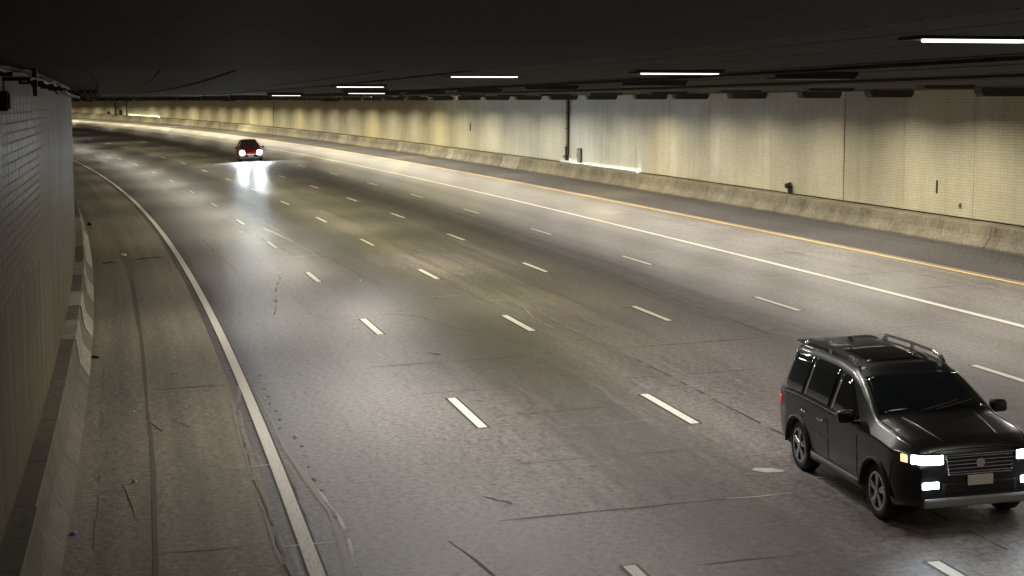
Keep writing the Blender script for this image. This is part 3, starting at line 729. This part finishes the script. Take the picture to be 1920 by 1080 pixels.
# ---------------------------------------------------------------- vehicles
def lerp_tab(tab, x):
    if x <= tab[0][0]: return tab[0][1]
    for (a, va), (b, vb) in zip(tab[:-1], tab[1:]):
        if x <= b:
            t = (x - a) / (b - a); return va + (vb - va) * t
    return tab[-1][1]
def smooth_tab(tab, x, h=.05):
    return (lerp_tab(tab, x - h) + lerp_tab(tab, x) * 2 + lerp_tab(tab, x + h)) / 4
class Body:
    def __init__(s, L, W, top, belt, sill, xf, xr, ra, roofw, bumper_z):
        s.L, s.W, s.top, s.belt, s.sill, s.xf, s.xr, s.ra, s.roofw, s.bz = L, W, top, belt, sill, xf, xr, ra, roofw, bumper_z
    def w(s, x):
        h = s.L / 2; t = max(0, (abs(x) - (h - .62)) / .62); return s.W / 2 * (1 - (.20 if x > 0 else .12) * t * t)
    def zb(s, x):
        z = s.sill + max(0, (abs(x) - (s.L / 2 - .5)) / .5) * .10
        for xa in (s.xf, s.xr):
            q = s.ra ** 2 - (x - xa) ** 2
            if q > 0: z = max(z, s.ra * .84 + math.sqrt(q))
        return z
    def zt(s, x): return smooth_tab(s.top, x)
    def hs(s, x): return min(smooth_tab(s.belt, x), s.zt(x) - .07)
    def wt(s, x):
        g = max(0, s.zt(x) - s.hs(x)) / (max(t for _, t in s.top) - s.hs(0)); g = min(1, g)
        return s.w(x) - .10 - (s.W / 2 - s.roofw / 2 - .10) * g
    def wz(s, x, z):   # half width of the side at height z
        hs = s.hs(x)
        if z <= hs:
            m = s.sill + (hs - s.sill) * .62; return s.w(x) * (1 - .055 * ((z - m) / (hs - s.sill + .01)) ** 2 * 4 * .5)
        t = (z - hs) / max(.01, s.zt(x) - hs); w0 = s.wz(x, hs); return w0 + (s.wt(x) - w0) * t
    def ring(s, x):
        zb, hs, zt = s.zb(x), s.hs(x), s.zt(x); out = []
        zb = min(zb, hs - .03)
        for t in (0, .06, .2, .4, .6, .78, .93, 1): z = zb + (hs - zb) * t; out.append((s.wz(x, z) - (.03 if t == 0 else 0), z))
        for t in (.12, .35, .6, .82, .93): z = hs + (zt - hs) * t; out.append((s.wz(x, z), z))
        wt = s.wt(x); out += [(wt - .02, zt - .012), (wt - .07, zt + .006), (wt * .72, zt + .022), (wt * .38, zt + .033), (0, zt + .037)]
        return out
    def topz(s, x, y):
        wt = s.wt(x); r = [(0, .037), (wt * .38, .033), (wt * .72, .022), (wt - .07, .006), (wt - .02, -.012), (wt + .3, -.05)]
        return s.zt(x) + lerp_tab(r, abs(y))
    def shell(s, m, parent):
        xs = []; x = -s.L / 2
        while x < s.L / 2 + 1e-6: xs.append(x); x += .045
        xs.append(s.L / 2)
        V = []; F = []; n = None
        for x in xs:
            r = s.ring(x); pts = [(x, -y, z) for y, z in r] + [(x, y, z) for y, z in r[-2::-1]]; n = len(pts); V += pts
        for i in range(len(xs) - 1):
            for j in range(n - 1): F.append((i * n + j, i * n + j + 1, (i + 1) * n + j + 1, (i + 1) * n + j))
            F.append((i * n + n - 1, i * n, (i + 1) * n, (i + 1) * n + n - 1))
        F.append(tuple(range(n))[::-1]); F.append(tuple((len(xs) - 1) * n + j for j in range(n)))
        me = mesh('body', V, F, smooth=True); bm = bmesh.new(); bm.from_mesh(me); bmesh.ops.remove_doubles(bm, verts=bm.verts[:], dist=.0005)
        bmesh.ops.recalc_face_normals(bm, faces=bm.faces[:]); bm.to_mesh(me); bm.free()
        for p_ in me.polygons: p_.use_smooth = len(p_.vertices) < 5
        return link('body', me, m, parent)
    def side_patch(s, name, poly_top, poly_bot, x0, x1, sgn, m, parent, off=.006, n=14, nz=4):
        """patch between curves z=poly_bot(x) and z=poly_top(x)"""
        V = []; F = []
        for i in range(n + 1):
            x = x0 + (x1 - x0) * i / n; a, b = poly_bot(x), poly_top(x)
            for j in range(nz + 1): z = a + (b - a) * j / nz; V.append((x, sgn * (s.wz(x, z) + off), z))
        k = nz + 1
        for i in range(n):
            for j in range(nz): F.append((i * k + j, i * k + j + 1, (i + 1) * k + j + 1, (i + 1) * k + j))
        me = mesh(name, V, F, smooth=True); o = link(name, me, m, parent); md = o.modifiers.new('s', 'SOLIDIFY'); md.thickness = .008; md.offset = 0; return o
    def top_patch(s, name, x0, x1, yf, m, parent, off=.006, n=12, ny=10):
        V = []; F = []
        for i in range(n + 1):
            x = x0 + (x1 - x0) * i / n; yw = yf(x)
            for j in range(ny + 1): y = -yw + 2 * yw * j / ny; V.append((x, y, s.topz(x, y) + off))
        k = ny + 1
        for i in range(n):
            for j in range(ny): F.append((i * k + j, i * k + j + 1, (i + 1) * k + j + 1, (i + 1) * k + j))
        me = mesh(name, V, F, smooth=True); o = link(name, me, m, parent); md = o.modifiers.new('s', 'SOLIDIFY'); md.thickness = .008; md.offset = 0; return o
    def side_line(s, name, pts, sgn, r, m, parent, off=.004):
        P_ = [(x, sgn * (s.wz(x, z) + off), z) for x, z in pts]; return MB().tube(P_, r, 6).build(name, m, parent)
M['carblack'] = mat('black_car_paint', (.006, .0065, .007), .32); M['carblack'].node_tree.nodes['Principled BSDF'].inputs['Coat Weight'].default_value = .25
M['carblack'].node_tree.nodes['Principled BSDF'].inputs['Coat Roughness'].default_value = .08
M['carred'] = mat('dark_red_car_paint', (.22, .014, .02), .3); M['carred'].node_tree.nodes['Principled BSDF'].inputs['Coat Weight'].default_value = .5
M['glass'] = mat('tinted_car_glass', (.010, .012, .013), .06, spec=.7)
M['glass_b'] = mat('blue_grey_car_glass', (.05, .075, .08), .08, spec=.7)
M['chrome'] = mat('chrome_trim', (.65, .65, .66), .18, 1.0)
M['grey_trim'] = mat('grey_trim', (.20, .20, .19), .45)
M['tyre'] = mat('tyre_rubber', (.018, .018, .018), .8)
M['rim'] = mat('alloy_rim', (.42, .42, .42), .3, .9)
M['plate'] = mat('pale_number_plate', (.55, .53, .42), .5)
M['drl'] = mat('headlight_glow', (1, 1, 1), .3, emit=(.86, .93, 1), estr=70)
M['fog'] = mat('foglight_glow', (1, 1, 1), .3, emit=(.80, .86, 1), estr=26)
M['amber'] = mat('amber_marker', (1, .3, .1), .3, emit=(1, .25, .06), estr=9)
M['beam_far'] = mat('dazzling_headlight', (1, 1, 1), .3, emit=(.80, .94, 1), estr=1700)
M['tail'] = mat('red_tail_lamp', (.4, .02, .02), .3, emit=(1, .05, .02), estr=.25)

def wheel(parent, x, y, r, sgn, wd=.235):
    w_ = empty('wheel', (x, y, r)); w_.parent = parent
    bm = MB(); n = 28; prof = [(r * .66, -.5), (r * .94, -.5), (r, -.36), (r, .36), (r * .94, .5), (r * .66, .5)]
    V = []; F = []
    for i in range(n):
        a = 2 * math.pi * i / n
        for rr_, t in prof: V.append((math.cos(a) * rr_, t * wd, math.sin(a) * rr_))
    k = len(prof)
    for i in range(n):
        for j in range(k): F.append((i * k + j, i * k + (j + 1) % k, ((i + 1) % n) * k + (j + 1) % k, ((i + 1) % n) * k + j))
    me = mesh('tyre', V, F, smooth=True); ty = link('tyre', me, M['tyre'], w_)
    rm = MB(); rm.cyl((0, sgn * wd * .1, 0), r * .66, wd * .5, 'Y', 24)
    rm.build('brake_disc', M['black'], w_)
    sp = MB()
    for i in range(5):
        a = 2 * math.pi * i / 5 + .3
        for da in (-.14, .14):
            m_ = Matrix.Rotation(-(a + da), 4, 'Y'); sp.box((r * .34, sgn * wd * .43, 0), (r * .62, .03, .045), .006, m_)
    sp.cyl((0, sgn * wd * .43, 0), r * .15, .05, 'Y', 12)
    for i in range(24):
        a = 2 * math.pi * i / 24; m_ = Matrix.Rotation(-a, 4, 'Y'); sp.box((r * .645, sgn * wd * .40, 0), (.03, .05, r * .18), 0, m_)
    sp.build('rim', M['rim'], w_)
    return w_
def lamp_prism(name, poly, z0, z1, m, parent, slope=0.0):
    """poly in plan (x,y); thin solid between z0 and z1"""
    b = MB(); b.prism(poly, z0, z1, 'XY'); return b.build(name, m, parent)

def make_suv():
    r = empty('suv')
    top = [(-2.47, 1.06), (-2.42, 1.20), (-2.33, 1.52), (-2.22, 1.72), (-2.05, 1.785), (-1.3, 1.815), (-.4, 1.81), (.15, 1.76), (.45, 1.67), (.8, 1.50), (1.12, 1.32), (1.25, 1.265), (1.7, 1.22), (2.1, 1.16), (2.3, 1.10), (2.42, 1.0), (2.47, .88)]
    belt = [(-2.5, 1.06), (-1.5, 1.12), (1.0, 1.10), (1.5, 1.07), (2.47, .98)]
    b = Body(4.94, 1.95, top, belt, .30, 1.47, -1.40, .43, 1.36, .55)
    body = b.shell(M['carblack'], r)
    MB().box((0, 0, .42), (4.3, 1.5, .28), .05).build('underbody', M['black'], r)
    for x in (1.47, -1.40):
        for sg in (-1, 1): wheel(r, x, sg * .83, .375, sg)
    for sg in (-1, 1):
        for xa in (1.47, -1.40):
            a = MB(); a.tube([(xa + math.cos(t) * .455, sg * (b.wz(xa, .8) + .004), .362 + math.sin(t) * .455) for t in [math.pi * i / 16 for i in range(17)]], .028, 6); a.build('wheel_arch_trim', M['black'], r)
        b.side_patch('sill_trim', lambda x: .40, lambda x: .285, -.92, .99, sg, M['grey_trim'], r, .012, 8, 2)
        ztp = lambda x: b.hs(x) + (b.zt(x) - b.hs(x)) * .86
        zbt = lambda x: b.hs(x) + (b.zt(x) - b.hs(x)) * .07 + .01
        for x0, x1 in ((-2.05, -1.27), (-1.20, -.24), (-.14, .78)):
            b.side_patch('side_window', ztp if x1 < .7 else (lambda x: min(ztp(x), ztp(.2) - max(0, x - .2) * .75)), zbt, x0, x1, sg, M['glass'], r)
        b.side_line('chrome_strip', [(x / 10, b.hs(x / 10) + .02) for x in range(-20, 9, 2)], sg, .010, M['chrome'], r)
        for xd in (-.19, .86, -1.2):
            b.side_line('door_seam', [(xd + .02 * math.sin(z), z / 10) for z in (4.2, 5.5, 7, 8.5, 10)], sg, .005, M['joint'], r, .001)
        for xd in (-.42, -1.08 + .0):
            dh = MB(); dh.box((xd, sg * (b.wz(xd, .96) + .03), .955), (.19, .03, .03), .01); dh.build('door_handle', M['chrome'], r)
        rail = MB(); ry = .62
        rail.tube([(-1.95, sg * ry, 1.80), (-1.8, sg * ry, 1.865), (-1.0, sg * ry, 1.885), (-.2, sg * ry, 1.875), (.05, sg * ry, 1.83), (.15, sg * ry, 1.785)], .022, 8)
        for x in (-1.85, -.9, .05): rail.box((x, sg * ry, 1.835), (.09, .035, .08), .01)
        rail.build('roof_rail', M['chrome'], r)
        mi = MB(); mi.box((.80, sg * 1.10, 1.25), (.13, .23, .17), .04); mi.box((.84, sg * .96, 1.17), (.06, .16, .05), .01)
        mo = mi.build('wing_mirror', M['carblack'], r, True)
        MB().box((.73, sg * 1.10, 1.25), (.01, .19, .13), .003).build('mirror_glass', M['chrome'], mo)
        # headlights wrap the corner
        hl = lamp_prism('headlight', [(2.492, sg * .47), (2.46, sg * .72), (2.30, sg * .885), (2.03, sg * .955), (2.0, sg * .93), (2.25, sg * .7), (2.35, sg * .47)], .920, 1.045, M['glass'], r)
        lamp_prism('lamp', [(2.50, sg * .50), (2.475, sg * .715), (2.36, sg * .855), (2.30, sg * .84), (2.40, sg * .50)], .928, 1.037, M['drl'], hl)
        lamp_prism('marker_lamp', [(2.30, sg * .895), (2.20, sg * .93), (2.20, sg * .91), (2.28, sg * .87)], .94, 1.03, M['amber'], hl)
        fg = MB(); fg.box((2.455, sg * .66, .66), (.06, .26, .12), .02); fo = fg.build('fog_lamp_bezel', M['black'], r)
        MB().box((2.485, sg * .66, .66), (.03, .22, .085), .012).build('fog_lamp', M['fog'], fo)
        # tail lamps
        b.side_patch('tail_lamp', lambda x: 1.0, lambda x: .86, -2.44, -2.1, sg, M['tail'], r, .01, 6, 2)
        MB().cyl((-2.40, sg * .62, .36), .04, .2, 'X', 12).build('exhaust', M['chrome'], r)
    b.top_patch('windshield', .42, 1.14, lambda x: b.wt(x) - .05, M['glass'], r)
    b.top_patch('sunroof', -1.0, -.05, lambda x: .42, M['glass'], r, .005)
    b.top_patch('rear_window', -2.37, -2.19, lambda x: b.wt(x) - .1, M['glass'], r)
    # hood shut lines, bumper seam
    for sg in (-1, 1):
        MB().tube([(x / 10, sg * (b.wt(x / 10) - .03), b.topz(x / 10, b.wt(x / 10) - .03) + .002) for x in range(12, 24)], .006, 6).build('hood_seam', M['joint'], r)
        b.side_line('bumper_seam', [(2.0, .92), (1.97, .75), (1.93, .6)], sg, .005, M['joint'], r, .002)
        b.side_line('door_crease', [(x / 10, .74 + .01 * math.sin(x)) for x in range(-9, 10, 2)], sg, .012, M['carblack'], r, -.002)
    MB().tube([(2.37, y / 10, b.topz(2.37, y / 10) + .002) for y in range(-6, 7)], .006, 6).build('hood_seam', M['joint'], r)
    # hood creases, wipers
    for sg in (-1, 1):
        MB().tube([(x / 10, sg * (.52 - .012 * (x - 12)), b.topz(x / 10, .5) + .004) for x in range(13, 23)], .012, 6).build('hood_crease', M['carblack'], r, True)
        MB().tube([(1.20, sg * .1 - .1, b.topz(1.2, 0) + .02), (1.12, sg * .1 + .25, b.topz(1.12, .3) + .03), (1.05, sg * .1 + .5, b.topz(1.05, .55) + .035)], .010, 6).build('wiper', M['black'], r)
    # front face
    g = MB(); g.box((2.455, 0, .91), (.06, .92, .26), .03); gr = g.build('grille', M['black'], r)
    for k in range(5): MB().box((2.492, 0, .815 + k * .048), (.018, .86, .014), .004).build('slat', M['chrome'], gr)
    fr = MB(); fr.tube([(2.49, y, z) for y, z in ((-.46, 1.04), (.46, 1.04), (.42, .79), (-.42, .79), (-.46, 1.04))], .014, 6); fr.build('grille_frame', M['chrome'], gr)
    MB().cyl((2.50, 0, .92), .06, .02, 'X', 20).build('badge', M['chrome'], gr)
    MB().box((2.455, 0, .60), (.06, 1.0, .17), .03).build('lower_intake', M['joint'], r)
    bp = MB(); bp.box((2.44, 0, .43), (.14, 1.5, .12), .03); bp.build('skid_plate', M['grey_trim'], r)
    MB().box((2.50, 0, .70), (.02, .34, .13), .006).build('number_plate', M['plate'], r)
    MB().box((-2.47, 0, .50), (.14, 1.6, .22), .04).build('rear_bumper', M['black'], r)
    MB().box((-2.50, 0, .90), (.02, .34, .13), .006).build('number_plate', M['plate'], r)
    MB().box((-2.24, 0, 1.78), (.28, 1.2, .035), .012).build('roof_spoiler', M['carblack'], r)
    MB().prism([(-1.75, 1.83), (-1.62, 1.83), (-1.76, 1.90)], -.02, .02, 'XZ').build('antenna_fin', M['carblack'], r)
    return r
def make_red_car():
    r = empty('car')
    top = [(-2.05, .98), (-1.98, 1.12), (-1.75, 1.34), (-1.45, 1.45), (-.7, 1.52), (0, 1.50), (.35, 1.40), (.8, 1.16), (1.1, 1.0), (1.6, .92), (1.9, .82), (2.03, .62)]
    belt = [(-2.05, .95), (1.0, .90), (2.05, .72)]
    b = Body(4.10, 1.78, top, belt, .22, 1.28, -1.24, .37, 1.10, .5)
    b.shell(M['carred'], r)
    MB().box((0, 0, .36), (3.5, 1.35, .24), .05).build('underbody', M['black'], r)
    for x in (1.28, -1.24):
        for sg in (-1, 1): wheel(r, x, sg * .77, .32, sg, .2)
    for sg in (-1, 1):
        ztp = lambda x: b.hs(x) + (b.zt(x) - b.hs(x)) * .84
        zbt = lambda x: b.hs(x) + (b.zt(x) - b.hs(x)) * .07 + .01
        for x0, x1 in ((-1.5, -.28), (-.2, .62)):
            b.side_patch('side_window', ztp if x1 < .5 else (lambda x: min(ztp(x), ztp(.1) - max(0, x - .1) * .7)), zbt, x0, x1, sg, M['glass_b'], r)
        mo = MB().box((.62, sg * .98, 1.0), (.12, .2, .14), .035).build('wing_mirror', M['carred'], r, True)
        MB().box((.55, sg * .98, 1.0), (.01, .16, .1), .003).build('mirror_glass', M['chrome'], mo)
        hl = lamp_prism('headlight', [(2.07, sg * .42), (2.04, sg * .62), (1.86, sg * .80), (1.62, sg * .87), (1.6, sg * .8), (1.85, sg * .6), (1.95, sg * .42)], .60, .73, M['glass'], r)
        MB().cyl((2.075, sg * .62, .665), .15, .03, 'X', 18).build('lamp', M['beam_far'], hl)
        MB().box((2.035, sg * .62, .665), (.07, .46, .36), .05).build('lamp_housing', M['black'], hl)
        MB().box((2.05, sg * .62, .40), (.04, .16, .08), .02).build('fog_lamp', M['fog'], r)
        for xd in (-.24, .66): b.side_line('door_seam', [(xd, z / 10) for z in (3.4, 4.8, 6.2, 7.6, 8.8)], sg, .005, M['joint'], r, .001)
        b.side_patch('tail_lamp', lambda x: .93, lambda x: .80, -2.0, -1.75, sg, M['tail'], r, .01, 5, 2)
        sp = bpy.data.lights.new('headlight_beam', 'SPOT'); sp.energy = 500; sp.color = (.93, .96, 1); sp.spot_size = R(62); sp.spot_blend = .8; sp.shadow_soft_size = .07
        so = bpy.data.objects.new('headlight_beam', sp); col.objects.link(so); so.parent = r; so.location = (2.12, sg * .56, .665); so.rotation_euler = (R(90 - 4), 0, R(-90))
    MB().box((2.02, 0, .40), (.14, 1.62, .30), .06).build('bumper', M['grey_trim'], r)
    b.top_patch('windshield', .28, 1.02, lambda x: b.wt(x) - .05, M['glass_b'], r)
    b.top_patch('rear_window', -1.95, -1.52, lambda x: b.wt(x) - .1, M['glass_b'], r)
    MB().box((2.08, 0, .42), (.05, 1.0, .16), .02).build('grille', M['black'], r)
    MB().box((2.11, 0, .42), (.02, .34, .11), .006).build('number_plate', M['plate'], r)
    MB().box((1.98, 0, .25), (.16, 1.4, .08), .03).build('front_lip', M['black'], r)
    MB().box((-2.02, 0, .45), (.12, 1.4, .22), .04).build('rear_bumper', M['black'], r)
    return r
def put(o, s, d, yaw=0.0):
    o.matrix_world = frame(s, d, .0) @ Matrix.Rotation(yaw, 4, 'Z')
suv = make_suv(); put(suv, 22.98, 8.98, R(-2.5)); suv.scale = (1.075, 1.075, 1.075)
tag(suv, 'large black suv with roof rails and blazing white headlights at the lower right', 'car')
for sg in (-1, 1):
    sp = bpy.data.lights.new('headlight_beam', 'SPOT'); sp.energy = 30; sp.color = (.9, .95, 1); sp.spot_size = R(70); sp.spot_blend = .8; sp.shadow_soft_size = .07
    so = bpy.data.objects.new('headlight_beam', sp); col.objects.link(so); so.parent = suv; so.location = (2.54, sg * .62, .87); so.rotation_euler = (R(90 - 8), 0, R(-90))
red = make_red_car(); put(red, 138.6, 13.2, R(-7)); red.scale = (1.14, 1.14, 1.14)
tag(red, 'small red hatchback with dazzling headlights approaching in the distance', 'car')
